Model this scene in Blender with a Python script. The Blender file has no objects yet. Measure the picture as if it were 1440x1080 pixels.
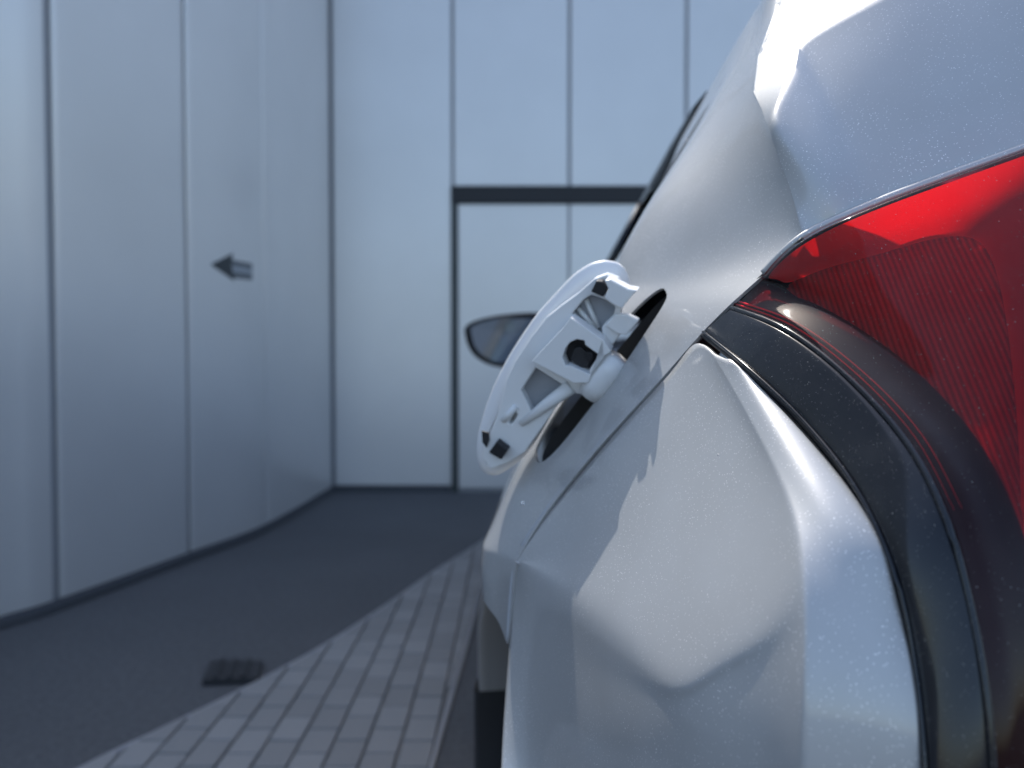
import bpy, bmesh, math, random
from mathutils import Vector, Matrix
random.seed(7)
R = math.radians
scene = bpy.context.scene
col = scene.collection

# ------------------------------------------------------------------ camera
CAM = Vector((0.0, 0.0, 0.95))
PITCH = R(1.7)
FPX = 1081.0
cam_d = bpy.data.cameras.new('camera')
cam = bpy.data.objects.new('camera', cam_d); col.objects.link(cam)
cam.location = CAM
cam.rotation_euler = (R(90) - PITCH, 0, 0)
cam_d.sensor_width = 36.0
cam_d.lens = 36.0 * FPX / 1440.0
cam_d.clip_start = 0.02
cam_d.clip_end = 4000
cam_d.dof.use_dof = True
cam_d.dof.focus_distance = 0.47
cam_d.dof.aperture_fstop = 5.2
scene.camera = cam

# ------------------------------------------------------------------ sky, sun, exposure
SUN_EL, SUN_AZ = R(57), R(-15)          # azimuth measured from +Y, negative = towards -X
sdir = Vector((math.sin(SUN_AZ) * math.cos(SUN_EL), math.cos(SUN_AZ) * math.cos(SUN_EL), math.sin(SUN_EL)))
w = bpy.data.worlds.new('World'); scene.world = w; w.use_nodes = True
nt = w.node_tree
sky = nt.nodes.new('ShaderNodeTexSky'); sky.sky_type = 'NISHITA'; sky.sun_disc = False
sky.sun_elevation = SUN_EL; sky.sun_rotation = SUN_AZ
sky.air_density = 1.0; sky.dust_density = 2.2; sky.ozone_density = 1.0
bg = nt.nodes['Background']; bg.inputs['Strength'].default_value = 0.15
nt.links.new(sky.outputs[0], bg.inputs[0])
sl = bpy.data.lights.new('sun', 'SUN'); sl.energy = 2.0; sl.angle = R(0.53); sl.color = (1.0, 0.97, 0.92)
so = bpy.data.objects.new('sun', sl); col.objects.link(so)
so.rotation_euler = (-sdir).to_track_quat('-Z', 'Y').to_euler()
scene.view_settings.view_transform = 'Standard'
scene.view_settings.look = 'None'
scene.view_settings.exposure = 1.10
scene.view_settings.gamma = 1.0
scene.cycles.max_bounces = 10
scene.cycles.transparent_max_bounces = 16
scene.cycles.sample_clamp_indirect = 4.0
scene.cycles.use_denoising = True

# ------------------------------------------------------------------ helpers
CP, SP = math.cos(PITCH), math.sin(PITCH)
def ray(px, py):
    u = (px - 720.0) / FPX; v = (540.0 - py) / FPX
    # camera axes: right +X, forward (0,CP,-SP), up (0,SP,CP)
    return Vector((u, CP + v * SP, -SP + v * CP))
def P(px, py, d):
    r = ray(px, py); return CAM + r * (d / r.y)
def on_ground(px, py, z=0.0):
    r = ray(px, py); return CAM + r * ((z - CAM.z) / r.z)
def on_plane(px, py, p0, n):
    r = ray(px, py); return CAM + r * ((p0 - CAM).dot(n) / r.dot(n))

def tag(o, label=None, cat=None, group=None, kind=None):
    if label: o['label'] = label
    if cat: o['category'] = cat
    if group: o['group'] = group
    if kind: o['kind'] = kind
    return o
def empty(name, loc=(0, 0, 0)):
    o = bpy.data.objects.new(name, None); o.location = loc; col.objects.link(o); o.empty_display_size = .1
    return o
def link(name, me, mat, parent=None, smooth=True):
    o = bpy.data.objects.new(name, me); col.objects.link(o)
    if mat is not None:
        me.materials.clear(); me.materials.append(mat)
    if smooth:
        for p in me.polygons: p.use_smooth = True
    if parent:
        o.parent = parent
        o.matrix_parent_inverse = Matrix.Translation(-parent.location) if parent.type == 'EMPTY' else parent.matrix_basis.inverted()
    return o
def from_pts(name, vs, fs, mat, parent=None, smooth=True):
    me = bpy.data.meshes.new(name); me.from_pydata([tuple(v) for v in vs], [], fs); me.update()
    return link(name, me, mat, parent, smooth)
def orient(o, hint):
    me = o.data; s = Vector((0, 0, 0))
    for p in me.polygons: s += p.normal * p.area
    if s.dot(Vector(hint)) < 0: me.flip_normals()
def solid(o, t, off=-1.0):
    m = o.modifiers.new('thick', 'SOLIDIFY'); m.thickness = t; m.offset = off; m.use_even_offset = False
    return o
def bevel(o, wd, seg=2, ang=40):
    m = o.modifiers.new('bev', 'BEVEL'); m.width = wd; m.segments = seg; m.limit_method = 'ANGLE'; m.angle_limit = R(ang)
    return o
def cage(name, verts, faces, mat, parent, hint, creases=(), level=3, thick=0.0, fit=3):
    """subdivision cage whose limit surface is pulled through the given points"""
    me = bpy.data.meshes.new(name); me.from_pydata([tuple(v) for v in verts], [], faces); me.update()
    o = link(name, me, mat, parent); orient(o, hint)
    cr = {}
    for a, b, c in creases: cr[(min(a, b), max(a, b))] = c
    if cr:
        at = me.attributes.new('crease_edge', 'FLOAT', 'EDGE')
        for e in me.edges:
            k = (min(e.vertices), max(e.vertices))
            if k in cr: at.data[e.index].value = cr[k]
    m = o.modifiers.new('sub', 'SUBSURF'); m.levels = level; m.render_levels = level
    target = [Vector(v) for v in verts]
    for it in range(fit):
        dg = bpy.context.evaluated_depsgraph_get(); dg.update()
        ev = o.evaluated_get(dg); em = ev.to_mesh()
        pos = [em.vertices[i].co.copy() for i in range(len(verts))]
        ev.to_mesh_clear()
        for i, v in enumerate(me.vertices):
            v.co = v.co + (target[i] - pos[i]) * 0.8
        me.update()
    if thick: solid(o, thick)
    return o
def grid_faces(nr, nc, off=0):
    return [(off + r * nc + c, off + r * nc + c + 1, off + (r + 1) * nc + c + 1, off + (r + 1) * nc + c) for r in range(nr - 1) for c in range(nc - 1)]
def grid_cage(name, rows, mat, parent, hint, crease_rows=(), crease_cols=(), **kw):
    nr, nc = len(rows), len(rows[0])
    vs = [v for r in rows for v in r]; cr = []
    for r, c in crease_rows:
        for j in range(nc - 1): cr.append((r * nc + j, r * nc + j + 1, c))
    for cc, c in crease_cols:
        for i in range(nr - 1): cr.append((i * nc + cc, (i + 1) * nc + cc, c))
    return cage(name, vs, grid_faces(nr, nc), mat, parent, hint, cr, **kw)
def bm_obj(name, bm, mat, parent=None, smooth=False):
    me = bpy.data.meshes.new(name); bm.normal_update(); bm.to_mesh(me); bm.free()
    return link(name, me, mat, parent, smooth)
def box(name, lo, hi, mat, parent=None, bev=0.0):
    bm = bmesh.new()
    bmesh.ops.create_cube(bm, size=1)
    lo, hi = Vector(lo), Vector(hi)
    for v in bm.verts: v.co = Vector([lo[i] + (v.co[i] + .5) * (hi[i] - lo[i]) for i in range(3)])
    o = bm_obj(name, bm, mat, parent)
    if bev: bevel(o, bev, 2)
    return o
def frame_box(name, c, ax, ay, az, sx, sy, sz, mat, parent=None, bev=0.0):
    bm = bmesh.new(); bmesh.ops.create_cube(bm, size=1)
    for v in bm.verts: v.co = c + ax * (v.co.x * sx) + ay * (v.co.y * sy) + az * (v.co.z * sz)
    bmesh.ops.recalc_face_normals(bm, faces=bm.faces)
    o = bm_obj(name, bm, mat, parent, True)
    if bev: bevel(o, bev, 3)
    return o
def tube(name, pts, rad, mat, parent=None, seg=10, caps=True):
    bm = bmesh.new(); rings = []; n = len(pts); pts = [Vector(p) for p in pts]
    for i, p in enumerate(pts):
        t = (pts[min(i + 1, n - 1)] - pts[max(i - 1, 0)]).normalized()
        up = Vector((0, 0, 1)) if abs(t.z) < .9 else Vector((1, 0, 0))
        a = t.cross(up).normalized(); b = t.cross(a).normalized()
        r = rad[i] if isinstance(rad, (list, tuple)) else rad
        rings.append([bm.verts.new(p + (a * math.cos(k * 2 * math.pi / seg) + b * math.sin(k * 2 * math.pi / seg)) * r) for k in range(seg)])
    for i in range(n - 1):
        for k in range(seg):
            bm.faces.new((rings[i][k], rings[i][(k + 1) % seg], rings[i + 1][(k + 1) % seg], rings[i + 1][k]))
    if caps:
        bm.faces.new(rings[0]); bm.faces.new(rings[-1])
    bmesh.ops.recalc_face_normals(bm, faces=bm.faces)
    return bm_obj(name, bm, mat, parent, True)
def poly_plate(name, outer, holes, nrm, thick, mat, parent, bev=0.0):
    """flat plate with holes; front face at the given points, body extends along -nrm by thick"""
    bm = bmesh.new(); edges = []
    for loop in [outer] + list(holes):
        vs = [bm.verts.new(p) for p in loop]
        for i in range(len(vs)): edges.append(bm.edges.new((vs[i], vs[(i + 1) % len(vs)])))
    bmesh.ops.triangle_fill(bm, use_beauty=True, use_dissolve=False, edges=edges, normal=nrm)
    bm.normal_update()
    for f in bm.faces:
        if f.normal.dot(nrm) < 0: f.normal_flip()
    ret = bmesh.ops.extrude_face_region(bm, geom=list(bm.faces))
    for g in ret['geom']:
        if isinstance(g, bmesh.types.BMVert): g.co -= nrm * thick
    bmesh.ops.recalc_face_normals(bm, faces=bm.faces)
    bmesh.ops.dissolve_limit(bm, angle_limit=R(1), verts=bm.verts, edges=bm.edges)
    o = bm_obj(name, bm, mat, parent, False)
    if bev: bevel(o, bev, 2, 50)
    return o
def catmull(pts, n):
    out = []; m = len(pts); pts = [Vector(p) for p in pts]
    for i in range(m - 1):
        p0 = pts[max(i - 1, 0)]; p1 = pts[i]; p2 = pts[i + 1]; p3 = pts[min(i + 2, m - 1)]
        for k in range(n):
            t = k / n
            out.append(.5 * ((2 * p1) + (p2 - p0) * t + (2 * p0 - 5 * p1 + 4 * p2 - p3) * t * t + (3 * p1 - p0 - 3 * p2 + p3) * t ** 3))
    out.append(pts[-1]); return out

# ------------------------------------------------------------------ materials
def mat(name, color, rough=.5, metal=0.0, coat=0.0, spec=.5, coat_rough=.03):
    m = bpy.data.materials.new(name); m.use_nodes = True
    b = m.node_tree.nodes['Principled BSDF']
    b.inputs['Base Color'].default_value = (*color, 1); b.inputs['Roughness'].default_value = rough
    b.inputs['Metallic'].default_value = metal; b.inputs['Coat Weight'].default_value = coat
    b.inputs['Coat Roughness'].default_value = coat_rough
    b.inputs['Specular IOR Level'].default_value = spec
    return m
def N(m, t, **kw):
    n = m.node_tree.nodes.new(t)
    for k, v in kw.items():
        if hasattr(n, k): setattr(n, k, v)
    return n
def L(m, a, b): m.node_tree.links.new(a, b)
def bs(m): return m.node_tree.nodes['Principled BSDF']
def objcoord(m, sc=(1, 1, 1)):
    tc = N(m, 'ShaderNodeTexCoord'); mp = N(m, 'ShaderNodeMapping'); mp.inputs['Scale'].default_value = sc
    L(m, tc.outputs['Object'], mp.inputs[0]); return mp.outputs[0]
def ramp(m, src, stops):
    r = N(m, 'ShaderNodeValToRGB'); e = r.color_ramp.elements
    while len(e) < len(stops): e.new(.5)
    for i, (p, c) in enumerate(stops):
        e[i].position = p; e[i].color = (*c, 1) if len(c) == 3 else c
    L(m, src, r.inputs[0]); return r.outputs[0]
def mixc(m, fac, a, b, mode='MIX'):
    n = N(m, 'ShaderNodeMix', data_type='RGBA', blend_type=mode)
    for s, v in ((n.inputs[0], fac), (n.inputs[6], a), (n.inputs[7], b)):
        if isinstance(v, (int, float)): s.default_value = v
        elif isinstance(v, tuple): s.default_value = (*v, 1)
        else: L(m, v, s)
    return n.outputs[2]
def noise(m, vec, scale, detail=4, rough=.55):
    n = N(m, 'ShaderNodeTexNoise'); n.inputs['Scale'].default_value = scale; n.inputs['Detail'].default_value = detail
    n.inputs['Roughness'].default_value = rough; L(m, vec, n.inputs[0]); return n.outputs[0]
def specks(m, vec, scale, size, keep):
    """scattered dust grains: small dots in a fraction of the cells"""
    v = N(m, 'ShaderNodeTexVoronoi'); v.inputs['Scale'].default_value = scale; L(m, vec, v.inputs['Vector'])
    d = ramp(m, v.outputs['Distance'], [(size * .6, (1, 1, 1)), (size, (0, 0, 0))])
    k = ramp(m, v.outputs['Color'], [(keep - .01, (1, 1, 1)), (keep, (0, 0, 0))])
    return mixc(m, 1.0, d, k, 'MULTIPLY')
def bump(m, h, strength, dist, target=None):
    b = N(m, 'ShaderNodeBump'); b.inputs['Strength'].default_value = strength; b.inputs['Distance'].default_value = dist
    L(m, h, b.inputs['Height']); L(m, b.outputs[0], (target or bs(m).inputs['Normal'])); return b

def make_paint():
    m = mat('white_paint', (.46, .465, .465), .48, .34, 1.0, .5, .035)
    v = objcoord(m)
    film = ramp(m, noise(m, v, 14, 5, .6), [(.35, (0, 0, 0)), (.75, (1, 1, 1))])
    c1 = mixc(m, film, (.46, .465, .465), (.425, .425, .42))
    d1 = specks(m, v, 640, .24, .55); d2 = specks(m, v, 260, .14, .25)
    clump = ramp(m, noise(m, v, 22, 4, .65), [(.36, (.12, .12, .12)), (.62, (1.0, 1.0, 1.0))])
    dust = mixc(m, 1.0, mixc(m, 1.0, d1, d2, 'LIGHTEN'), clump, 'MULTIPLY')
    c2 = mixc(m, dust, c1, (.95, .94, .91))
    L(m, c2, bs(m).inputs['Base Color'])
    cr = N(m, 'ShaderNodeMath', operation='MULTIPLY_ADD'); L(m, film, cr.inputs[0]); cr.inputs[1].default_value = .05; cr.inputs[2].default_value = .04
    L(m, cr.outputs[0], bs(m).inputs['Coat Roughness'])
    h = noise(m, v, 900, 2)
    bump(m, h, .05, .0004)
    bump(m, dust, .25, .0006, bs(m).inputs['Coat Normal'])
    return m
PAINT = make_paint()
PLASTIC_W = mat('white_moulded_plastic', (.76, .77, .77), .40)
RUBBER = mat('black_rubber', (.012, .013, .016), .55)
DARK = mat('dark_cavity', (.06, .063, .068), .6)
def make_black():
    m = mat('gloss_black_plastic', (.010, .011, .014), .16, 0, .15, .4, .05)
    v = objcoord(m)
    d = mixc(m, 1.0, specks(m, v, 420, .11, .25), specks(m, v, 900, .16, .35), 'LIGHTEN')
    film = ramp(m, noise(m, v, 25, 5), [(.4, (0, 0, 0)), (.8, (1, 1, 1))])
    c = mixc(m, film, (.008, .009, .012), (.022, .023, .026))
    L(m, mixc(m, d, c, (.30, .29, .27)), bs(m).inputs['Base Color'])
    r = N(m, 'ShaderNodeMath', operation='MULTIPLY_ADD'); L(m, film, r.inputs[0]); r.inputs[1].default_value = .2; r.inputs[2].default_value = .12
    L(m, r.outputs[0], bs(m).inputs['Roughness'])
    return m
BLACK = make_black()
def make_lens():
    m = bpy.data.materials.new('red_lens'); m.use_nodes = True; t = m.node_tree; t.nodes.remove(bs(m)); out = t.nodes['Material Output']
    v = objcoord(m)
    tr = N(m, 'ShaderNodeBsdfTransparent'); tr.inputs[0].default_value = (.92, .03, .06, 1)
    gl = N(m, 'ShaderNodeBsdfGlossy'); gl.inputs['Roughness'].default_value = .06; gl.inputs[0].default_value = (1, 1, 1, 1)
    fr = N(m, 'ShaderNodeFresnel'); fr.inputs[0].default_value = 1.33
    mx = N(m, 'ShaderNodeMixShader'); L(m, fr.outputs[0], mx.inputs[0]); L(m, tr.outputs[0], mx.inputs[1]); L(m, gl.outputs[0], mx.inputs[2])
    df = N(m, 'ShaderNodeBsdfDiffuse'); df.inputs[0].default_value = (.40, .36, .35, 1)
    d = mixc(m, 1.0, specks(m, v, 330, .12, .3), specks(m, v, 800, .15, .3), 'LIGHTEN')
    haze = ramp(m, noise(m, v, 40, 6, .7), [(.3, (.004, .004, .004)), (.8, (.03, .03, .03))])
    dd = mixc(m, 1.0, mixc(m, .55, (0, 0, 0), d), haze, 'LIGHTEN')
    m2 = N(m, 'ShaderNodeMixShader'); L(m, dd, m2.inputs[0]); L(m, mx.outputs[0], m2.inputs[1]); L(m, df.outputs[0], m2.inputs[2])
    L(m, m2.outputs[0], out.inputs[0])
    return m
LENS = make_lens()
REFLECT = mat('lamp_reflector', (.88, .80, .80), .30, .1)
def make_prism():
    m = mat('lamp_prism_panel', (.35, .12, .14), .35)
    v = objcoord(m)
    e1 = P(1380, 450, .415) - P(1180, 450, .46); e2 = (P(1335, 560, .398) - P(1280, 420, .437)).normalized()
    bb = (e1 - e2 * e1.dot(e2)).normalized()
    dt = N(m, 'ShaderNodeVectorMath', operation='DOT_PRODUCT'); L(m, v, dt.inputs[0]); dt.inputs[1].default_value = bb
    sn = N(m, 'ShaderNodeMath', operation='MULTIPLY'); L(m, dt.outputs['Value'], sn.inputs[0]); sn.inputs[1].default_value = 2 * math.pi / .0030
    si = N(m, 'ShaderNodeMath', operation='SINE'); L(m, sn.outputs[0], si.inputs[0])
    s2_ = N(m, 'ShaderNodeMath', operation='MULTIPLY_ADD'); L(m, si.outputs[0], s2_.inputs[0]); s2_.inputs[1].default_value = .5; s2_.inputs[2].default_value = .5
    n_ = noise(m, v, 300, 3)
    fac = mixc(m, .35, s2_.outputs[0], n_)
    L(m, mixc(m, fac, (.09, .035, .04), (.42, .20, .21)), bs(m).inputs['Base Color'])
    bump(m, s2_.outputs[0], .5, .001)
    return m
PRISM = make_prism()
def make_band():
    m = bpy.data.materials.new('translucent_light_band'); m.use_nodes = True; b = bs(m); t = m.node_tree; out = t.nodes['Material Output']
    tl = N(m, 'ShaderNodeBsdfTranslucent'); tl.inputs[0].default_value = (1.0, .6, .55, 1)
    b.inputs['Base Color'].default_value = (.95, .5, .48, 1); b.inputs['Roughness'].default_value = .35
    mx = N(m, 'ShaderNodeMixShader'); mx.inputs[0].default_value = .72
    L(m, b.outputs[0], mx.inputs[1]); L(m, tl.outputs[0], mx.inputs[2]); L(m, mx.outputs[0], out.inputs[0]); return m
BAND = make_band()
def make_glass():
    m = mat('dark_window_glass', (.012, .014, .016), .04, 0, 1.0, .6, .01)
    return m
GLASS = make_glass()
MIRROR = mat('mirror_glass', (.17, .20, .24), .06, 1.0)
TYRE = mat('tyre_rubber', (.018, .018, .02), .75)
ALLOY = mat('alloy', (.45, .46, .48), .3, .9)
CLAD = mat('matt_black_cladding', (.02, .021, .024), .6)
def make_panel(name, base):
    m = mat(name, base, .33, .27, 0, .5)
    v = objcoord(m)
    n1 = noise(m, v, 1.3, 4); n2 = noise(m, v, 60, 3)
    c = mixc(m, ramp(m, n1, [(.3, (0, 0, 0)), (.7, (1, 1, 1))]), base, tuple(x * .93 for x in base))
    L(m, c, bs(m).inputs['Base Color'])
    r = N(m, 'ShaderNodeMath', operation='MULTIPLY_ADD'); L(m, n2, r.inputs[0]); r.inputs[1].default_value = .12; r.inputs[2].default_value = .27
    L(m, r.outputs[0], bs(m).inputs['Roughness'])
    bump(m, n1, .08, .02)
    return m
PANEL = make_panel('white_aluminium_panel', (.75, .74, .725))
PANEL_D = make_panel('white_door_panel', (.75, .74, .725))
JOINT = mat('panel_joint', (.36, .37, .39), .6)
PLINTH = mat('dark_plinth', (.07, .075, .085), .7)
def make_asphalt():
    m = mat('asphalt', (.045, .048, .052), .85)
    v = objcoord(m)
    n = noise(m, v, 55, 8, .8); n2 = noise(m, v, 1.1, 4)
    c = mixc(m, ramp(m, n, [(.3, (0, 0, 0)), (.75, (1, 1, 1))]), (.052, .054, .057), (.155, .158, .161))
    c = mixc(m, ramp(m, n2, [(.3, (.8, .8, .8)), (.7, (1.0, 1.0, 1.0))]), (0, 0, 0), c)
    L(m, c, bs(m).inputs['Base Color'])
    bump(m, n, .5, .004)
    return m
ASPHALT = make_asphalt()
def make_paver():
    m = mat('concrete_paver', (.22, .22, .22), .85)
    v = objcoord(m)
    oi = N(m, 'ShaderNodeObjectInfo')
    n = noise(m, v, 160, 5, .7)
    base = mixc(m, oi.outputs['Random'], (.25, .248, .24), (.315, .312, .302))
    c = mixc(m, ramp(m, n, [(.3, (.75, .75, .75)), (.75, (1.0, 1.0, 1.0))]), (.06, .06, .06), base)
    L(m, c, bs(m).inputs['Base Color'])
    bump(m, n, .4, .002)
    return m
PAVER = make_paver()
EDGE = mat('concrete_edging', (.33, .33, .33), .8)
SAND = mat('joint_sand', (.17, .17, .165), .9)
GREYTRIM = mat('grey_trim', (.24, .23, .22), .28, 0, .4)

# ================================================================== SETTING
g = from_pts('ground', [(-900, -900, 0), (900, -900, 0), (900, 900, 0), (-900, 900, 0)], [(0, 1, 2, 3)], ASPHALT, None, False)
tag(g, 'dark grey asphalt yard between the white walls', None, None, 'structure')

WALL_H = 6.4
# ---- far wall: flat, straight ahead
cor = on_ground(468, 692)
WY = cor.y
DX0, DX1 = None, None
def wx(px, py=450): return P(px, py, WY).x
x_j = [wx(468), wx(637), wx(800), wx(966)]
pitch = x_j[2] - x_j[1]
z_lin_top = P(720, 262, WY).z; z_lin_bot = P(720, 286, WY).z
wall = empty('panel_wall', (x_j[0], WY, 0))
tag(wall, 'flat white panelled wall straight ahead, above and beside the dark-framed door', 'wall')
box('backing', (x_j[0] - .5, WY + .022, 0), (x_j[1] + 9 * pitch, WY + .30, WALL_H), JOINT, wall)
SE = .012
box('panel', (x_j[0] + SE, WY, .05), (x_j[1] - SE, WY + .0215, WALL_H), PANEL, wall, .004)
xs = [x_j[1] + i * pitch for i in range(0, 10)]
DOOR_N = 3
for i in range(9):
    z0 = z_lin_top if i < DOOR_N else .05
    box('panel', (xs[i] + SE, WY, z0 + .004), (xs[i + 1] - SE, WY + .0215, WALL_H), PANEL, wall, .004)
box('plinth', (x_j[0] - .02, WY - .012, 0), (x_j[1] - .02, WY + .021, .048), PLINTH, wall)
# ---- door in the wall
door = empty('garage_door', ((xs[0] + xs[DOOR_N]) / 2, WY, 0))
tag(door, 'wide pale panel door under a dark lintel, behind the car mirror', 'door')
box('lintel', (xs[0] - .012, WY - .015, z_lin_bot), (xs[DOOR_N] + .012, WY + .0212, z_lin_top), RUBBER, door, .003)
box('jamb', (xs[0] - .012, WY - .010, .0), (xs[0] + .035, WY + .0212, z_lin_bot - .001), mat('dark_green_grey_frame', (.045, .055, .055), .5), door, .003)
box('jamb', (xs[DOOR_N] - .035, WY - .010, .0), (xs[DOOR_N] + .012, WY + .0212, z_lin_bot - .001), bpy.data.materials['dark_green_grey_frame'], door, .003)
for i in range(DOOR_N):
    a = xs[i] + (.038 if i == 0 else .008); b = xs[i + 1] - (.038 if i == DOOR_N - 1 else .008)
    box('door_panel', (a, WY + .004, .03), (b, WY + .0213, z_lin_bot - .004), PANEL_D, door, .004)

# ---- curved wall at the left
base_px = [(462, 700), (375, 748), (268, 790), (82, 860), (0, 886)]
bp = [on_ground(*q) for q in base_px]
d = (bp[-1] - bp[-2]).normalized()
for k in range(4):
    ang = R(6); d = Vector((d.x * math.cos(ang) + d.y * math.sin(ang) * 0, d.y, 0)) if False else d
    bp.append(bp[-1] + d * (0.55 if k == 0 else .95))
bp[0] = Vector((x_j[0] - .005, WY - .02, 0))
lw = empty('curved_panel_wall', bp[2])
tag(lw, 'curved white panelled wall on the left carrying the black arrow', 'wall')
curve = catmull(bp, 12)
def off(pts, i, amount):
    t = (pts[min(i + 1, len(pts) - 1)] - pts[max(i - 1, 0)]).normalized()
    n = Vector((t.y, -t.x, 0))
    if n.x < 0: n = -n
    return pts[i] + n * amount
def curved_box(name, pts, o0, o1, z0, z1, m, parent, bev=0.0):
    vs, fs = [], []
    n = len(pts)
    for i in range(n):
        a = off(pts, i, o0); b = off(pts, i, o1)
        vs += [Vector((a.x, a.y, z0)), Vector((b.x, b.y, z0)), Vector((b.x, b.y, z1)), Vector((a.x, a.y, z1))]
    for i in range(n - 1):
        for k in range(4):
            fs.append((i * 4 + k, i * 4 + (k + 1) % 4, (i + 1) * 4 + (k + 1) % 4, (i + 1) * 4 + k))
    fs += [(3, 2, 1, 0), ((n - 1) * 4, (n - 1) * 4 + 1, (n - 1) * 4 + 2, (n - 1) * 4 + 3)]
    bm = bmesh.new(); bv = [bm.verts.new(v) for v in vs]
    for f in fs: bm.faces.new([bv[i] for i in f])
    bmesh.ops.recalc_face_normals(bm, faces=bm.faces)
    o = bm_obj(name, bm, m, parent, True)
    bevel(o, bev or .003, 2, 50)
    return o
curved_box('backing', curve, -.30, -.0205, 0, WALL_H, JOINT, lw)
def trim(pts, a, b):
    pts = [p.copy() for p in pts]
    pts[0] += (pts[1] - pts[0]).normalized() * a; pts[-1] += (pts[-2] - pts[-1]).normalized() * b
    return pts
seam = [0, 12, 24, 36, 60, 72, 84, 96]
wid = {0: .02, 12: .003, 24: .010, 36: .017, 60: .014, 72: .012, 84: .012, 96: .01}
left_panels = []
for a, b in zip(seam[:-1], seam[1:]):
    left_panels.append(curved_box('panel', trim(curve[a:b + 1], wid[a], wid[b]), -.020, 0, .045, WALL_H, PANEL, lw, .006))
curved_box('plinth', curve, -.020, .006, 0, .043, PLINTH, lw)

# ---- black arrow on the curved wall
def wall_pt(px, py):
    """pixel on the curved wall between seams"""
    r = ray(px, py); best = None
    for i in range(len(curve) - 1):
        a, b = curve[i], curve[i + 1]
        # solve CAM.xy + t r.xy on segment
        dx, dy = b.x - a.x, b.y - a.y
        den = r.x * dy - r.y * dx
        if abs(den) < 1e-9: continue
        t = ((a.x - CAM.x) * dy - (a.y - CAM.y) * dx) / den
        s = ((a.x - CAM.x) * r.y - (a.y - CAM.y) * r.x) / den
        if -1e-6 <= s <= 1 + 1e-6 and t > 0 and (best is None or t < best[0]):
            nn = Vector((dy, -dx, 0)).normalized()
            if nn.x < 0: nn = -nn
            best = (t, CAM + r * t + nn * .003)
    return best[1]
INK = mat('black_vinyl', (.035, .04, .044), .5)
GREYINK = mat('grey_vinyl', (.30, .32, .34), .5)
MIDINK = mat('dark_grey_vinyl', (.11, .12, .13), .5)
arrow = empty('arrow_sign', wall_pt(325, 378))
tag(arrow, 'black arrow pointing left on the curved white wall', 'sign')
def decal(name, pts, m, lift=0.0):
    q = [wall_pt(*p) + Vector((lift, -lift, 0)) for p in pts]
    o = from_pts(name, q, [tuple(range(len(q)))], m, arrow, False)
    orient(o, (1, -.6, 0)); solid(o, .002); return o
decal('arrow_head', [(296, 372), (327, 356), (325, 372), (329, 395)], INK)
decal('arrow_shaft', [(325, 365), (354, 371), (354, 378), (325, 373)], MIDINK)
decal('arrow_shaft', [(325, 373.2), (354, 378.2), (354, 386), (326, 382)], GREYINK)
decal('arrow_shaft', [(326, 382.2), (354, 386.2), (354, 394), (327, 391)], MIDINK)

# ---- block paving strip
edge_px = [(20, 1140), (120, 1080), (240, 1022), (345, 970), (450, 913), (540, 855), (610, 806), (670, 768), (700, 745)]
edge = [on_ground(*q) for q in edge_px]
edge.append(edge[-1] + Vector((.12, .55, 0))); edge.append(edge[-1] + Vector((.16, .25, 0)))
edge = catmull(edge, 6)
pav = empty('block_paving', (-.4, 2.2, 0)); tag(pav, 'grey block paving strip beside the car', None, None, 'structure')
bay_x = lambda y: -.185 + (y - 1.8) * .045
def edge_line(p):
    best = min(range(len(edge) - 1), key=lambda i: ((edge[i] + edge[i + 1]) / 2 - p).length)
    a, b = edge[best], edge[best + 1]; t = (b - a).normalized(); n = Vector((t.y, -t.x, 0))  # right side of the travel
    return a, n
def clip(poly, a, n):
    out = []
    for i in range(len(poly)):
        p, q = poly[i], poly[(i + 1) % len(poly)]
        dp, dq = (p - a).dot(n), (q - a).dot(n)
        if dp >= 0: out.append(p)
        if (dp >= 0) != (dq >= 0): out.append(p + (q - p) * (dp / (dp - dq)))
    return out
PW, PL, GAP, GAPY = .083, .125, .003, .0025
cache = {}
ix = 0; npav = 0
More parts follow.
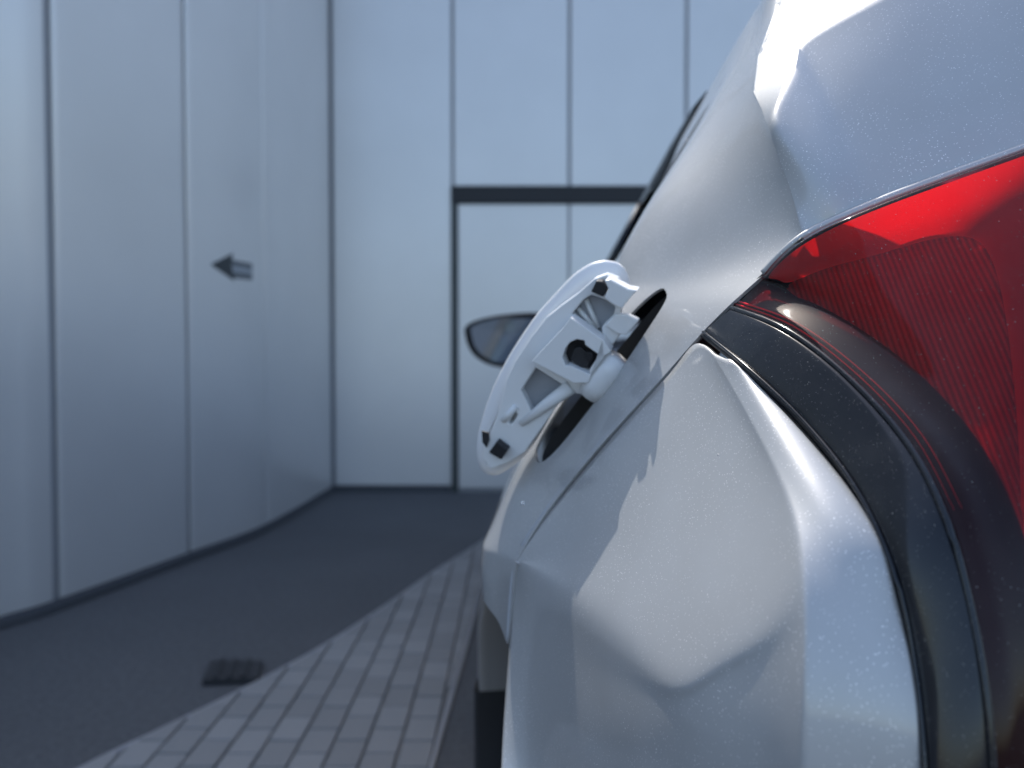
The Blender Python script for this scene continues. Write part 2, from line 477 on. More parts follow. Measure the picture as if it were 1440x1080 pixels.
for i in range(-9, 16):
    x0 = -.19 - PW * (i + 1)
    for j in range(-1, 40):
        y0 = .75 + j * PL + (PL / 2 if i % 2 else 0)
        rect = [Vector((x0 + GAP, y0 + GAPY, 0)), Vector((x0 + PW - GAP, y0 + GAPY, 0)), Vector((x0 + PW - GAP, y0 + PL - GAPY, 0)), Vector((x0 + GAP, y0 + PL - GAPY, 0))]
        cen = Vector((x0 + PW / 2, y0 + PL / 2, 0))
        a, n = edge_line(cen)
        if (cen - a).dot(n) < -.2: continue
        poly = clip(rect, a + n * .012, n)
        ay = bay_x(cen.y); nb = Vector((-1, .045, 0)).normalized()
        if len(poly) >= 3: poly = clip(poly, Vector((ay - .008, cen.y, 0)), nb)
        if len(poly) < 3: continue
        area = abs(sum(poly[k].x * poly[(k + 1) % len(poly)].y - poly[(k + 1) % len(poly)].x * poly[k].y for k in range(len(poly)))) / 2
        if area < .0012: continue
        full = len(poly) == 4 and area > (PW - 2 * GAP) * (PL - 2 * GAPY) * .995
        zt = .012 + random.uniform(-.0012, .0012)
        if full and 'p' in cache:
            me = cache['p']; new = False
        else:
            new = True; nn_ = len(poly); c0 = sum(poly, Vector((0, 0, 0))) / nn_ if not full else cen
            vs = [(p.x - c0.x, p.y - c0.y, 0) for p in poly] + [(p.x - c0.x, p.y - c0.y, .009) for p in poly] + [((p.x - c0.x) * .94, (p.y - c0.y) * .97, .012) for p in poly]
            fs = [tuple(range(2 * nn_, 3 * nn_))]
            for lv in (0, 1):
                fs += [(lv * nn_ + k, lv * nn_ + (k + 1) % nn_, (lv + 1) * nn_ + (k + 1) % nn_, (lv + 1) * nn_ + k) for k in range(nn_)]
            me = bpy.data.meshes.new('paver'); me.from_pydata(vs, [], fs); me.update(); me.materials.append(PAVER)
            if full: cache['p'] = me
        o = bpy.data.objects.new('paver', me); col.objects.link(o)
        o.location = (cen.x, cen.y, zt - .012 + .001) if full else (c0.x, c0.y, zt - .012 + .001)
        o.rotation_euler = (random.uniform(-.006, .006), random.uniform(-.006, .006), 0)
        o.parent = pav; o.matrix_parent_inverse = Matrix.Translation(-pav.location); npav += 1
sv = [p + edge_line(p)[1] * .002 for p in edge]
bedv = [Vector((p.x, p.y, .0015)) for p in sv] + [Vector((bay_x(p.y) if p.y < 5 else p.x + .5, p.y, .0015)) for p in edge]
ne = len(edge)
bed = from_pts('joint_bed', bedv, [(i, i + 1, ne + i + 1, ne + i) for i in range(ne - 1) if bedv[ne + i].x > bedv[i].x], SAND, pav, False)
# edging strips
tube('edging', [p + Vector((0, 0, .003)) + edge_line(p)[1] * .004 for p in edge], .008, EDGE, pav, 6)
box_pts = [Vector((bay_x(y) - .001, y, .005)) for y in (.75, 1.5, 2.2, 3.0, 4.2)]
tube('edging', box_pts, .007, EDGE, pav, 6)

# ---- dark cover plate on the asphalt
cc = on_ground(328, 950)
cov = empty('cover_plate', cc); tag(cov, 'small black rectangular cover lying on the asphalt beside the paving edge', 'cover')
a0 = on_ground(285, 965); a1 = on_ground(362, 962); a2 = on_ground(370, 937); a3 = on_ground(296, 937)
def slab(name, q, z0, z1, m, parent, bev=.002):
    vs = [Vector((p.x, p.y, z0)) for p in q] + [Vector((p.x, p.y, z1)) for p in q]
    bm = bmesh.new(); bv = [bm.verts.new(v) for v in vs]
    n = len(q); bm.faces.new(bv[:n]); bm.faces.new(bv[n:])
    for k in range(n): bm.faces.new((bv[k], bv[(k + 1) % n], bv[n + (k + 1) % n], bv[n + k]))
    bmesh.ops.recalc_face_normals(bm, faces=bm.faces)
    o = bm_obj(name, bm, m, parent); bevel(o, bev, 2); return o
slab('plate', [a0, a1, a2, a3], .001, .02, CLAD, cov)
for k in range(3):
    f0, f1 = .18 + k * .25, .18 + k * .25 + .1
    lerp = lambda a, b, t: a + (b - a) * t
    slab('rib', [lerp(a0, a1, f0), lerp(a0, a1, f1), lerp(a3, a2, f1), lerp(a3, a2, f0)], .0202, .026, RUBBER, cov, .001)

# ================================================================== THE CAR
car = empty('parked_car', (.9, 2.2, 0))
tag(car, 'white car seen along its side from the rear corner, fuel flap open', 'car')
def drift(y): return .053 * (y - 1.0)
def XC(y): return .88 + drift(y)          # middle plane of the car
SEC = [(.775, -.013), (.80, -.001), (.835, .014), (.87, .032), (.91, .051), (.945, .070), (.975, .086), (1.0, .100), (1.02, .112), (1.05, .120),
       (1.10, .146), (1.16, .184), (1.22, .219), (1.29, .256), (1.36, .292)]
def sec(i, y): z, x = SEC[i]; return Vector((x + drift(y), y, z))
B = [(727, 790, .643), (762, 730, .632), (800, 680, .62), (850, 620, .595), (905, 560, .569), (950, 510, .55), (985, 470, .532), (1030, 425, .515), (1072, 388, .506), (1130, 335, .490),
     (1108, 260, .503), (1083, 180, .52), (1060, 130, .588), (1066, 80, .637), (1096, 0, .70)]
YS = [.72, .80, .95, 1.15, 1.32]
# ---- quarter panel + corner pillar + hatch skin: one cage
V = []; F = []; CR = []
def vid(p): V.append(Vector(p)); return len(V) - 1
G = []
def ystat(i, j):
    k = max(0, i - 10)
    return YS[j] + k * (.045, .045, .03, .01, 0)[j]
for i in range(15):
    p0 = P(*B[i]) + (Vector((.002, .002, -.001)) if i == 10 else (Vector((.001, .001, 0)) if i == 11 else Vector((0, 0, 0)))); p1 = sec(i, ystat(i, 0))
    f_ = {7: .3, 8: .6, 9: 1.0, 10: 1.2, 11: 1.2, 12: .7, 13: .3}.get(i, 0.0)
    row = [vid(p0), vid(p0 * .82 + p1 * .18 + Vector((.0012 * f_, 0, .0015 * f_))), vid(p0 * .48 + p1 * .52 + Vector((0, 0, 0)))]
    for j in range(len(YS)): row.append(vid(sec(i, ystat(i, j))))
    G.append(row)
for i in range(14):
    for j in range(len(YS) + 2): F.append((G[i][j], G[i][j + 1], G[i + 1][j + 1], G[i + 1][j]))
# side below the crease
z_arch = lambda y: .33 + math.sqrt(max(.42 ** 2 - (y - .86) ** 2, 0))
below = []
mid = [vid(P(721, 845, .648)), vid((P(721, 845, .648) * .82 + sec(0, .72) * .18) + Vector((0, 0, -.01))), vid((P(721, 845, .648) * .48 + sec(0, .72) * .52) + Vector((0, 0, -.026)))] + [vid((-.015 + drift(y), y, (.775 + max(z_arch(y), .66) + .012) / 2)) for y in YS]
bot = [vid(P(716, 900, .650)), vid(Vector((-.006, .664, z_arch(.664) + .006))), vid(Vector((-.014, .688, z_arch(.688) + .006)))] + [vid((-.014 + drift(y), y, max(z_arch(y), .60) + .004)) for y in YS]
for a, b in ((bot, mid), (mid, G[0])):
    for j in range(len(YS) + 2): F.append((a[j], a[j + 1], b[j + 1], b[j]))
for j in range(len(YS) + 2): CR.append((G[0][j], G[0][j + 1], .75))
for j in range(2, len(YS) + 2):
    CR.append((G[8][j], G[8][j + 1], .35)); CR.append((G[9][j], G[9][j + 1], .25))
# roof
rj = [ystat(14, j) for j in range(len(YS))]
roof1 = [vid(P(1150, -110, .72)), vid((.335, .76, 1.395)), vid((.355, .82, 1.412))] + [vid((.42 + drift(y), y, 1.425)) for y in rj]
roof2 = [vid((XC(.7), .70, 1.44)), vid((XC(.74), .74, 1.447)), vid((XC(.80), .80, 1.455))] + [vid((XC(y), y, 1.465)) for y in rj]
for a, b in ((G[14], roof1), (roof1, roof2)):
    for j in range(len(YS) + 2): F.append((a[j], a[j + 1], b[j + 1], b[j]))
# hatch rows: lamp edge -> E1
LT = [(1175, 314, .486), (1220, 294, .484), (1265, 276, .481), (1345, 246, .474), (1440, 212, .467), (1600, 151, .457), (1780, 84, .451), (1960, 19, .447)]
E1 = [(1092, 165, .518), (1124, 92, .548), (1134, 58, .563), (1240, 0, .545), (1340, -55, .535), (1520, -150, .51), (1760, -270, .505), (2000, -380, .50)]
H0 = [G[9][0]] + [vid(P(*q)) for q in LT] + [vid((XC(.4), .41, 1.12))]
H3 = [G[11][0]] + [vid(P(*q)) for q in E1] + [vid((XC(.5), .48, 1.26))]
H1 = [G[10][0], vid(P(1158, 246, .487))]
for k in range(2, 10):
    H1.append(vid(V[H0[k]] * .52 + V[H3[k]] * .48 + Vector((-.001, -.004, .002))))
for a, b in ((H0, H1), (H1, H3)):
    for k in range(9): F.append((a[k], a[k + 1], b[k + 1], b[k]))
# facet between pillar and hatch edge
F.append((G[11][0], H3[1], H3[2], G[12][0]))
F.append((G[12][0], H3[2], H3[3], G[13][0]))
F.append((G[13][0], H3[3], H3[4], G[14][0]))
F.append((G[14][0], H3[4], H3[5], roof1[0]))
rw = [vid(V[roof1[0]] * (1 - t) + V[roof2[0]] * t + Vector((0, 0, .02 * math.sin(math.pi * t)))) for t in (.3, .55, .8)]
chain = [roof1[0]] + rw + [roof2[0]]
for k in range(4): F.append((chain[k], H3[5 + k], H3[6 + k], chain[k + 1]))
for a, b in zip(H3[2:-1], H3[3:]): CR.append((a, b, 1.0))
CR.append((H3[1], H3[2], .8)); CR.append((H3[0], H3[1], .4))
for i in (11, 12, 13): CR.append((G[i][0], G[i + 1][0], .15))
CR.append((G[14][0], roof1[0], .6))
quarter = cage('quarter_panel', V, F, PAINT, car, (-1, -.3, .4), CR, level=4, thick=0, fit=2)

# ---- fuel opening cut into the quarter panel
nO = Vector((-.84, -.25, .48)).normalized()
pR0 = P(940, 437, .600); pR1 = P(773, 665, .672)
lO = (pR0 - pR1); lO = (lO - nO * lO.dot(nO)).normalized()
wO = nO.cross(lO).normalized()
if wO.y < 0: wO = -wO
half_w = .024; half_l = (pR0 - pR1).length / 2 + .006
O = (pR0 + pR1) / 2 + wO * half_w
def oval(a, b, n, e=3.2):
    out = []
    for k in range(n):
        t = 2 * math.pi * k / n; c, s = math.cos(t), math.sin(t)
        out.append((a * math.copysign(abs(c) ** (2 / e), c), b * math.copysign(abs(s) ** (2 / e), s)))
    return out
ov = oval(half_l, half_w, 48)
bm = bmesh.new(); top = [bm.verts.new(O + lO * a + wO * b + nO * .06) for a, b in ov]; bo = [bm.verts.new(O + lO * a + wO * b - nO * .05) for a, b in ov]
bm.faces.new(top); bm.faces.new(bo)
for k in range(48): bm.faces.new((top[k], top[(k + 1) % 48], bo[(k + 1) % 48], bo[k]))
bmesh.ops.recalc_face_normals(bm, faces=bm.faces)
cut = bm_obj('cutter', bm, None)
dg = bpy.context.evaluated_depsgraph_get()
me_s = bpy.data.meshes.new_from_object(quarter.evaluated_get(dg))
quarter.modifiers.clear(); old = quarter.data; quarter.data = me_s
solid(quarter, .0022)
mb = quarter.modifiers.new('hole', 'BOOLEAN'); mb.operation = 'DIFFERENCE'; mb.object = cut; mb.solver = 'EXACT'
dg = bpy.context.evaluated_depsgraph_get()
me_b = bpy.data.meshes.new_from_object(quarter.evaluated_get(dg))
quarter.modifiers.clear(); quarter.data = me_b
for p in me_b.polygons: p.use_smooth = True
me_b.set_sharp_from_angle(angle=R(40))
bpy.data.objects.remove(cut)
# pocket behind the opening
ring = lambda s, dpt: [O + lO * a * s + wO * b * (1 + (s - 1) * 2) + nO * dpt for a, b in ov]
rr = [ring(1.0, .004), ring(1.03, -.012), ring(1.02, -.05), ring(.6, -.055)]
pv = [p for r in rr for p in r]; pf = []
for i in range(3):
    for k in range(48): pf.append((i * 48 + k, i * 48 + (k + 1) % 48, (i + 1) * 48 + (k + 1) % 48, (i + 1) * 48 + k))
pf.append(tuple(range(3 * 48, 4 * 48)))
# the pocket rim sits just under the skin
pocket = from_pts('filler_pocket', [p - nO * .006 for p in pv], pf, DARK, car)
cap = tube('filler_cap', [O - nO * .055 - lO * .01, O - nO * .03 - lO * .01], .017, RUBBER, car, 20)

# ---- rear bumper side
bcols = [
 [(729, 786, .641), (727.5, 791, .6425), (726, 797, .644), (718, 890, .648), (711, 985, .60), (704, 1080, .56)],
 [(764, 733, .631), (771, 790, .596), (771, 820, .575), (768, 900, .562), (764, 990, .53), (757, 1080, .50)],
 [(803, 683, .619), (822, 780, .556), (830, 860, .502), (827, 940, .484), (824, 1010, .468), (818, 1080, .452)],
 [(853, 623, .594), (874, 760, .52), (887, 897, .446), (887, 965, .430), (887, 1020, .420), (880, 1080, .41)],
 [(907, 563, .568), (928, 740, .478), (943, 938, .394), (950, 985, .383), (952, 1030, .374), (948, 1080, .365)],
 [(951, 514, .549), (985, 680, .459), (1003, 902, .373), (1010, 950, .362), (1013, 1015, .354), (1012, 1080, .347)],
 [(978, 482, .532), (1045, 640, .432), (1068, 867, .351), (1074, 920, .343), (1077, 1000, .335), (1077, 1080, .330)],
 [(1002, 496, .503), (1096, 668, .388), (1126, 790, .347), (1134, 890, .332), (1135, 990, .322), (1130, 1080, .317)],
 [(1024, 507, .480), (1150, 686, .370), (1196, 800, .343), (1213, 895, .329), (1222, 990, .320), (1222, 1080, .314)],
 [(1046, 521, .463), (1200, 690, .368), (1249, 800, .341), (1274, 895, .330), (1292, 990, .320), (1298, 1080, .311)],
]
# taut facets: the bumper side is the convex solid bounded by three planes
n1 = Vector((-.86, -.25, .44)).normalized(); p1_ = P(900, 908, .437)
def dep(px, py, p0, n):
    return on_plane(px, py, p0, n).y
v_ = on_plane(945, 937, p1_, n1); cl = (v_ - on_plane(771, 820, p1_, n1)).normalized(); cr_ = (on_plane(1110, 845, p1_, n1) - v_).normalized()
def turn(n, ax, deg):
    c1 = Matrix.Rotation(R(deg), 3, ax) @ n; c2 = Matrix.Rotation(R(-deg), 3, ax) @ n
    return c1 if c1.z < c2.z else c2
n2, n3 = turn(n1, cl, 21), turn(n1, cr_, 19)
def bdep(px, py): return max(dep(px, py, p1_, n1), dep(px, py, v_, n2), dep(px, py, v_, n3))
for k, c in enumerate(bcols):
    if 1 <= k <= 7:
        for r in (1, 2, 3, 5):
            q_ = bdep(c[r][0], c[r][1]); c[r] = (c[r][0], c[r][1], q_ if k < 7 else .5 * (q_ + c[r][2]))
bcols[0][5] = (704, 1080, .59)
print('n2', n2, 'n3', n3, [round(c[5][2], 3) for c in bcols], [round(c[1][2], 3) for c in bcols])
rows = [[P(*c[r]) for c in bcols] for r in (0, 1, 2, 3, 5)]
lowm, low = [], []
for k, c in enumerate(bcols):
    p = P(*c[5]); lowm.append(Vector((p.x + .001, p.y + .002, p.z - .10))); low.append(Vector((p.x + .006, p.y + .008, .54)))
for k, (e1_, e2_) in enumerate(((0, 0), (.052, .085), (.036, .060), (.022, .036), (.010, .018))):
    lowm[k] += Vector((e1_ * .5, -e1_, 0)); low[k] += Vector((e2_ * .5, -e2_, 0))
lowm[0] = Vector((rows[4][0].x + .001, .522, .56)); low[0] = Vector((rows[4][0].x + .004, .49, .50))
rows += [lowm, low]
nc_ = len(bcols)
crb = [(2 * nc_ + j, 2 * nc_ + j + 1, .08) for j in range(0, 5)] + [(i * nc_ + 7, (i + 1) * nc_ + 7, .7) for i in range(len(rows) - 1)]
bumper = cage('rear_bumper', [v for r in rows for v in r], grid_faces(len(rows), nc_), PAINT, car, (-1, -.4, .1), crb, level=4, thick=.003, fit=2)
# crease in row 2 only matters on the side, the upper facet ends there
# lower bumper across the rear, below the picture
lowrows = []
for z, o in ((.545, .001), (.45, -.004), (.32, .03), (.24, .08)):
    r = [Vector((low[k].x + o * .5 + .005, low[k].y + o + .004, z)) for k in range(0, 10)]
    r[0].y = .86 - math.sqrt(max(.42 ** 2 - (min(z, .74) - .33) ** 2, 0.0))
    r.append(Vector((.42, .275 + o, z))); r.append(Vector((XC(.3), .255 + o, z)))
    lowrows.append(r)
lower_bumper = grid_cage('lower_bumper', lowrows, CLAD, car, (-.4, -1, 0), level=2, thick=.003, fit=1)
# ---- tail light
RAIL = [
 [(989, 467, .531), (1050, 516, .462), (1130, 592, .412), (1203, 686, .368), (1256, 800, .340), (1286, 930, .326), (1301, 1080, .311), (1306, 1250, .30)],
 [(1029, 433, .514), (1105, 463, .450), (1190, 528, .402), (1272, 618, .362), (1327, 722, .334), (1364, 850, .318), (1392, 1020, .302), (1400, 1250, .292)],
 [(1046, 418, .509), (1132, 449, .450), (1232, 522, .403), (1312, 606, .364), (1370, 710, .336), (1410, 850, .319), (1440, 1020, .304), (1450, 1250, .294)],
 [(1070, 395, .503), (1160, 434, .452), (1262, 503, .405), (1350, 592, .368), (1415, 700, .340), (1460, 850, .322), (1490, 1020, .308), (1500, 1250, .297)],
 [(1074, 389, .501), (1130, 337, .474), (1230, 291, .451), (1330, 253, .441), (1440, 213, .434), (1600, 152, .424), (1780, 85, .418), (1960, 20, .414)],
]
lamp = empty('tail_light', P(1200, 500, .4)); lamp.parent = car; lamp.matrix_parent_inverse = Matrix.Translation(-car.location)
lamp.name = 'tail_light'
def lamp_link(o): 
    o.parent = lamp; o.matrix_parent_inverse = Matrix.Translation(-P(1200, 500, .4)); return o
def rail_pts(i, push=0.0):
    return [P(a, b, c + push) for a, b, c in RAIL[i]]
def mixrail(i, j, t, push=0.0, k0=0):
    A, Bq = rail_pts(i), rail_pts(j)
    return [A[k] * (1 - t) + Bq[k] * t + (A[k] * (1 - t) + Bq[k] * t - CAM).normalized() * push for k in range(len(A))]
# glossy black outer trim
rows = [mixrail(0, 1, 0, .010), mixrail(0, 1, 0.0), mixrail(0, 1, .12, -.0035), mixrail(0, 1, .5, -.005), mixrail(0, 1, .88, -.0035), mixrail(0, 1, .97, .0), mixrail(0, 1, 1.0, .010)]
trim_ = o = grid_cage('trim', rows, BLACK, None, (-.6, -1, .1), crease_rows=[(1, .5)], level=3, fit=2); lamp_link(o)
for ri, ps, rd_ in ((1, -.0012, .0017), (0, -.0018, .0012)):
    lamp_link(tube('trim_bead', catmull(mixrail(ri, ri, 0, ps), 8), rd_, BLACK, None, 10))
# clear red lens
ledge = [p + Vector((0, e, .001)) for p, e in zip(rail_pts(4), (.003, .014, .029, .032, .032, .032, .032, .032))]
rows = [mixrail(1, 2, 0.0, .004), mixrail(1, 2, .5, .0), mixrail(2, 3, 0, -.001), mixrail(2, 3, 1.0, -.002), mixrail(3, 4, .3, -.004), mixrail(3, 4, .65, -.004), mixrail(3, 4, .95, -.002), mixrail(3, 4, 1.0, 0.0), ledge]
lens = grid_cage('red_lens', rows, LENS, None, (-.6, -1, .2), crease_rows=[(7, .6)], level=3, fit=2); lamp_link(lens)
# inner black carrier under the lens
rows = [mixrail(1, 2, -.1, .010), mixrail(1, 2, .15, .007), mixrail(2, 3, .0, .006), mixrail(2, 3, .9, .006), mixrail(3, 4, .02, .014)]
o = grid_cage('inner_bezel', rows, mat('lamp_black', (.006, .006, .008), .6, 0, 0, .2), None, (-.6, -1, .1), level=3, fit=1); lamp_link(o)
# light-guide rods in the bezel
for t in (.35, .6):
    lamp_link(tube('light_guide', catmull(mixrail(1, 2, t, .0045)[0:5], 6), [.0007 * (1 - k / 26) for k in range(25)], REFLECT, None, 6))
# prism panel set back in the lamp
IT = [(1112, 398, .478), (1160, 377, .472), (1230, 360, .462), (1310, 336, .456), (1368, 334, .445), (1398, 372, .425), (1420, 480, .40), (1440, 700, .37), (1460, 1000, .34)]
IB = [(1108, 408, .482), (1160, 438, .466), (1262, 507, .419), (1310, 552, .40), (1350, 596, .385), (1380, 640, .372), (1400, 680, .362), (1425, 760, .35), (1450, 1000, .336)]
r0 = [P(*q) for q in IT]; r1 = [P(*q) for q in IB]
rows = [r0, [a * .6 + b * .4 for a, b in zip(r0, r1)], [a * .25 + b * .75 for a, b in zip(r0, r1)], [a * -.1 + b * 1.1 for a, b in zip(r0, r1)]]
o = grid_cage('prism_panel', rows, PRISM, None, (-.6, -1, .1), level=3, fit=1); lamp_link(o)
# reflector shelf from the lens top edge in to the prism panel
top_ = [(1080, 388, .503), (1130, 341, .477), (1230, 296, .454), (1310, 266, .446), (1440, 219, .437), (1520, 192, .432), (1600, 160, .427), (1780, 90, .421), (1960, 22, .417)]
s0 = [P(*q) for q in top_]; s2 = [P(a, b, c - .003) for a, b, c in IT]
rows = [s0, [a * .7 + b * .3 + Vector((0, .001, 0)) for a, b in zip(s0, s2)], [a * .35 + b * .65 + Vector((0, .002, 0)) for a, b in zip(s0, s2)], s2]
o = grid_cage('reflector', rows, BAND, None, (-.3, -.5, 1), level=3, fit=1); lamp_link(o)
# ribs on the shelf
for t in ():
    lamp_link(tube('reflector_rib', catmull([a * (1 - t) + b * t + Vector((0, .0005, .0)) for a, b in zip(s0, s2)], 5), .0008, BLACK, None, 6))
# bright body lip along the lamp top edge and dark seal
lip = catmull([P(a, b - 5, c + e) for (a, b, c), e in zip(RAIL[4], (.003, .013, .027, .030, .031, .031, .031, .031))], 8)
tube('body_lip', lip, .0028, PAINT, car, 8)
seal = catmull([P(a - 1, b + 1, c + .004) for a, b, c in [(988, 468, .534), (1030, 428, .518), (1074, 387, .503), (1130, 335, .478)]], 8)
tube('seal', seal, .0016, RUBBER, car, 8)
o = tube('seal', catmull([P(a - 2, b + 2, c + .005) for a, b, c in RAIL[0]], 8), .0022, RUBBER, car, 8)

# ---- tailgate between the lamps
ends = [P(*RAIL[i][-1]) for i in (4, 3, 1, 0)]
ends = [ends[0], ends[0] * .6 + ends[1] * .4, ends[0] * .25 + ends[1] * .75, ends[1], ends[2], ends[3], Vector((low[9].x + .004, low[9].y + .002, .66)), Vector((low[9].x + .002, low[9].y + .002, .55))]
cenr = [Vector((XC(.3), y, z)) for y, z in ((.385, 1.118), (.36, 1.06), (.32, .98), (.29, .90), (.27, .80), (.262, .73), (.26, .65), (.258, .55))]
rows = []
for a, b in zip(ends, cenr):
    a = a + Vector((.004, .002, 0)); rows.append([a, a * .7 + b * .3 + Vector((0, -.02, 0)), a * .35 + b * .65 + Vector((0, -.015, 0)), b])
tailgate = grid_cage('tailgate', rows, PAINT, car, (0, -1, 0), level=2, thick=.003, fit=1)
# ---- bumper gap liner (dark strip behind the joint)
gapl = [P(a, b, c + .006) for a, b, c in [(716, 900, .652), (727, 791, .645)] + B[1:7]]
tube('joint_seal', catmull(gapl, 6), .003, mat('pale_seal', (.38, .40, .43), .5), car, 8)

# ---- wheel arch, liner, tyre, rim
WC = Vector((.02, .86, .33))
def arc(r, a0, a1, n, x): return [Vector((x + drift(WC.y + r * math.cos(a)), WC.y + r * math.cos(a), WC.z + r * math.sin(a))) for a in [a0 + (a1 - a0) * k / n for k in range(n + 1)]]
# front half of the arch: flared lip and the side behind it
nA = 14
a_hi, a_lo = R(92), R(9)
flx = [-.002 - .054 * min(1, k / nA * 1.25) ** 1.5 for k in range(nA + 1)]
def arcx(r, xs_): return [Vector((xs_[k] + drift(1.0), WC.y + r * math.cos(a_hi + (a_lo - a_hi) * k / nA), WC.z + r * math.sin(a_hi + (a_lo - a_hi) * k / nA))) for k in range(nA + 1)]
rows = [arcx(.435, [x + .075 for x in flx]), arcx(.425, [x + .04 for x in flx]), arcx(.420, [x + .004 for x in flx]), arcx(.425, flx), arcx(.445, flx), arcx(.50, [x + .012 for x in flx])]
grid_cage('arch_lip', rows, GREYTRIM, car, (-1, -.4, 0), crease_rows=[(2, .5)], level=2, fit=1)
def arcb(r, x): return [Vector((x + drift(1.0), WC.y + r * math.cos(a), WC.z + r * math.sin(a))) for a in (R(9), R(2), R(-6), R(-14))]
rows = [arcb(.437, .012), arcb(.427, -.022), arcb(.422, -.058), arcb(.428, -.064), arcb(.50, -.052)]
grid_cage('arch_cladding', rows, CLAD, car, (-1, -.4, 0), level=2, fit=1)
rows = [arc(.46, R(-20), R(200), 24, x) for x in (.078, .16, .27)]
grid_cage('arch_liner', rows, CLAD, car, (0, 0, -1), level=1, fit=0)
def wheel(cy):
    c = Vector((.03 + drift(cy), cy, .33))
    t = empty('wheel', c); t.parent = car; t.matrix_parent_inverse = Matrix.Translation(-car.location)
    prof = [(.19, .215), (.20, .25), (.195, .31), (.17, .332), (.10, .335), (.03, .332), (.005, .31), (.0, .25), (.012, .215)]
    n = 40; vs, fs = [], []
    for k in range(n):
        a = 2 * math.pi * k / n
        for x, r in prof: vs.append(c + Vector((x, r * math.cos(a), r * math.sin(a))))
    m_ = len(prof)
    for k in range(n):
        for j in range(m_ - 1): fs.append((k * m_ + j, k * m_ + j + 1, ((k + 1) % n) * m_ + j + 1, ((k + 1) % n) * m_ + j))
    def lk(o): o.parent = t; o.matrix_parent_inverse = Matrix.Translation(-c); return o
    lk(from_pts('tyre', vs, fs, TYRE))
    bm = bmesh.new()
    ringv = []
    for x, r in ((.012, .222), (.012, .205), (.06, .195), (.06, .04), (.03, .035)):
        ringv.append([bm.verts.new(c + Vector((x, r * math.cos(2 * math.pi * k / n), r * math.sin(2 * math.pi * k / n)))) for k in range(n)])
    for i in (0, 1):
        for k in range(n): bm.faces.new((ringv[i][k], ringv[i][(k + 1) % n], ringv[i + 1][(k + 1) % n], ringv[i + 1][k]))
    for k in range(n): bm.faces.new((ringv[3][k], ringv[3][(k + 1) % n], ringv[4][(k + 1) % n], ringv[4][k]))
    bm.faces.new(ringv[4])
    lk(bm_obj('rim', bm, ALLOY, None, True))
    for s in range(5):
        a = 2 * math.pi * s / 5; dv = Vector((0, math.cos(a), math.sin(a))); sv_ = Vector((0, -math.sin(a), math.cos(a)))
        lk(frame_box('spoke', c + Vector((.03, 0, 0)) + dv * .12, dv, sv_, Vector((1, 0, 0)), .17, .05, .02, ALLOY, None, .004))
    lk(tube('brake_disc', [c + Vector((.07, 0, 0)), c + Vector((.09, 0, 0))], .15, CLAD, None, 24))
    return t
wheel(.86); wheel(3.42)

# ---- doors, fender, bonnet, roof ahead
SIDE = [(.24, .045), (.30, -.005), (.45, -.012), (.60, -.020), (.72, -.016)] + SEC[:11]
GL = SEC[10:]
def side_part(name, ys, prof, m, extra=None, **kw):
    rows = []
    for z, x in prof:
        rows.append([Vector((x + drift(y) + (extra(y) if extra else 0), y, z)) for y in ys])
    return grid_cage(name, rows, m, car, (-1, 0, .2), **kw)
ir = SIDE.index(SEC[0])
rd = side_part('rear_door', [1.326, 1.5, 1.75, 2.076], SIDE, PAINT, level=2, thick=.004, fit=1, crease_rows=[(ir, .75)])
fd = side_part('front_door', [2.084, 2.4, 2.7, 3.0], SIDE, PAINT, level=2, thick=.004, fit=1, crease_rows=[(ir, .75)])
for dd, yy in ((rd, 1.42), (fd, 2.18)):
    h = tube('handle', [(.030 + drift(yy) - .018, yy + t, .885) for t in (0, .02, .10, .12)], [.004, .010, .010, .004], PAINT, None, 8); h.parent = dd
# sill between the wheels
box('side_sill', (.0, 1.30, .20), (.10, 2.98, .27), CLAD, car, .01)
# windows
def glass_part(name, ys, ytop):
    rows = []
    for k, (z, x) in enumerate(GL):
        t = k / (len(GL) - 1)
        rows.append([Vector((x + drift(a) + .002, a * (1 - t) + b * t, z)) for a, b in zip(ys, ytop)])
    return grid_cage(name, rows, GLASS, car, (-1, 0, .2), level=2, thick=.004, fit=1)
g1 = glass_part('rear_door_window', [1.326, 1.6, 2.06], [1.326, 1.6, 2.02])
g2 = glass_part('front_door_window', [2.09, 2.42, 2.72], [2.05, 2.07, 2.09])
tube('window_trim', [(.292 + drift(y) - .003, y, 1.362) for y in (1.19, 1.28, 1.5, 1.8, 2.08)], [.002, .009, .012, .012, .012], BLACK, car, 8)
tube('window_trim', [(.146 + drift(y) - .004, y, 1.10) for y in (1.20, 1.33, 1.9, 2.5, 2.86)], [.002, .007, .008, .008, .008], BLACK, car, 8)
tube('pillar', [(.310 + drift(2.06) , 2.06, 1.368), (.278 + drift(2.4), 2.42, 1.25), (.185 + drift(2.9), 2.86, 1.07)], [.010, .012, .016], BLACK, car, 10)
tube('centre_pillar', [(.145 + drift(2.07), 2.075, 1.10), (.286 + drift(2.04), 2.035, 1.36)], .012, BLACK, car, 8)
rows = [[Vector((.292 + drift(y), y, 1.365)) for y in (1.322, 1.6, 2.08)], [Vector((.42 + drift(y), y, 1.428)) for y in (1.322, 1.6, 2.1)], [Vector((XC(y), y, 1.466)) for y in (1.322, 1.6, 2.12)],
        [Vector((2 * XC(y) - .42 - drift(y), y, 1.428)) for y in (1.322, 1.6, 2.1)], [Vector((2 * XC(y) - .292 - drift(y), y, 1.365)) for y in (1.322, 1.6, 2.08)]]
grid_cage('roof', rows, PAINT, car, (0, 0, 1), level=2, thick=.004, fit=1)
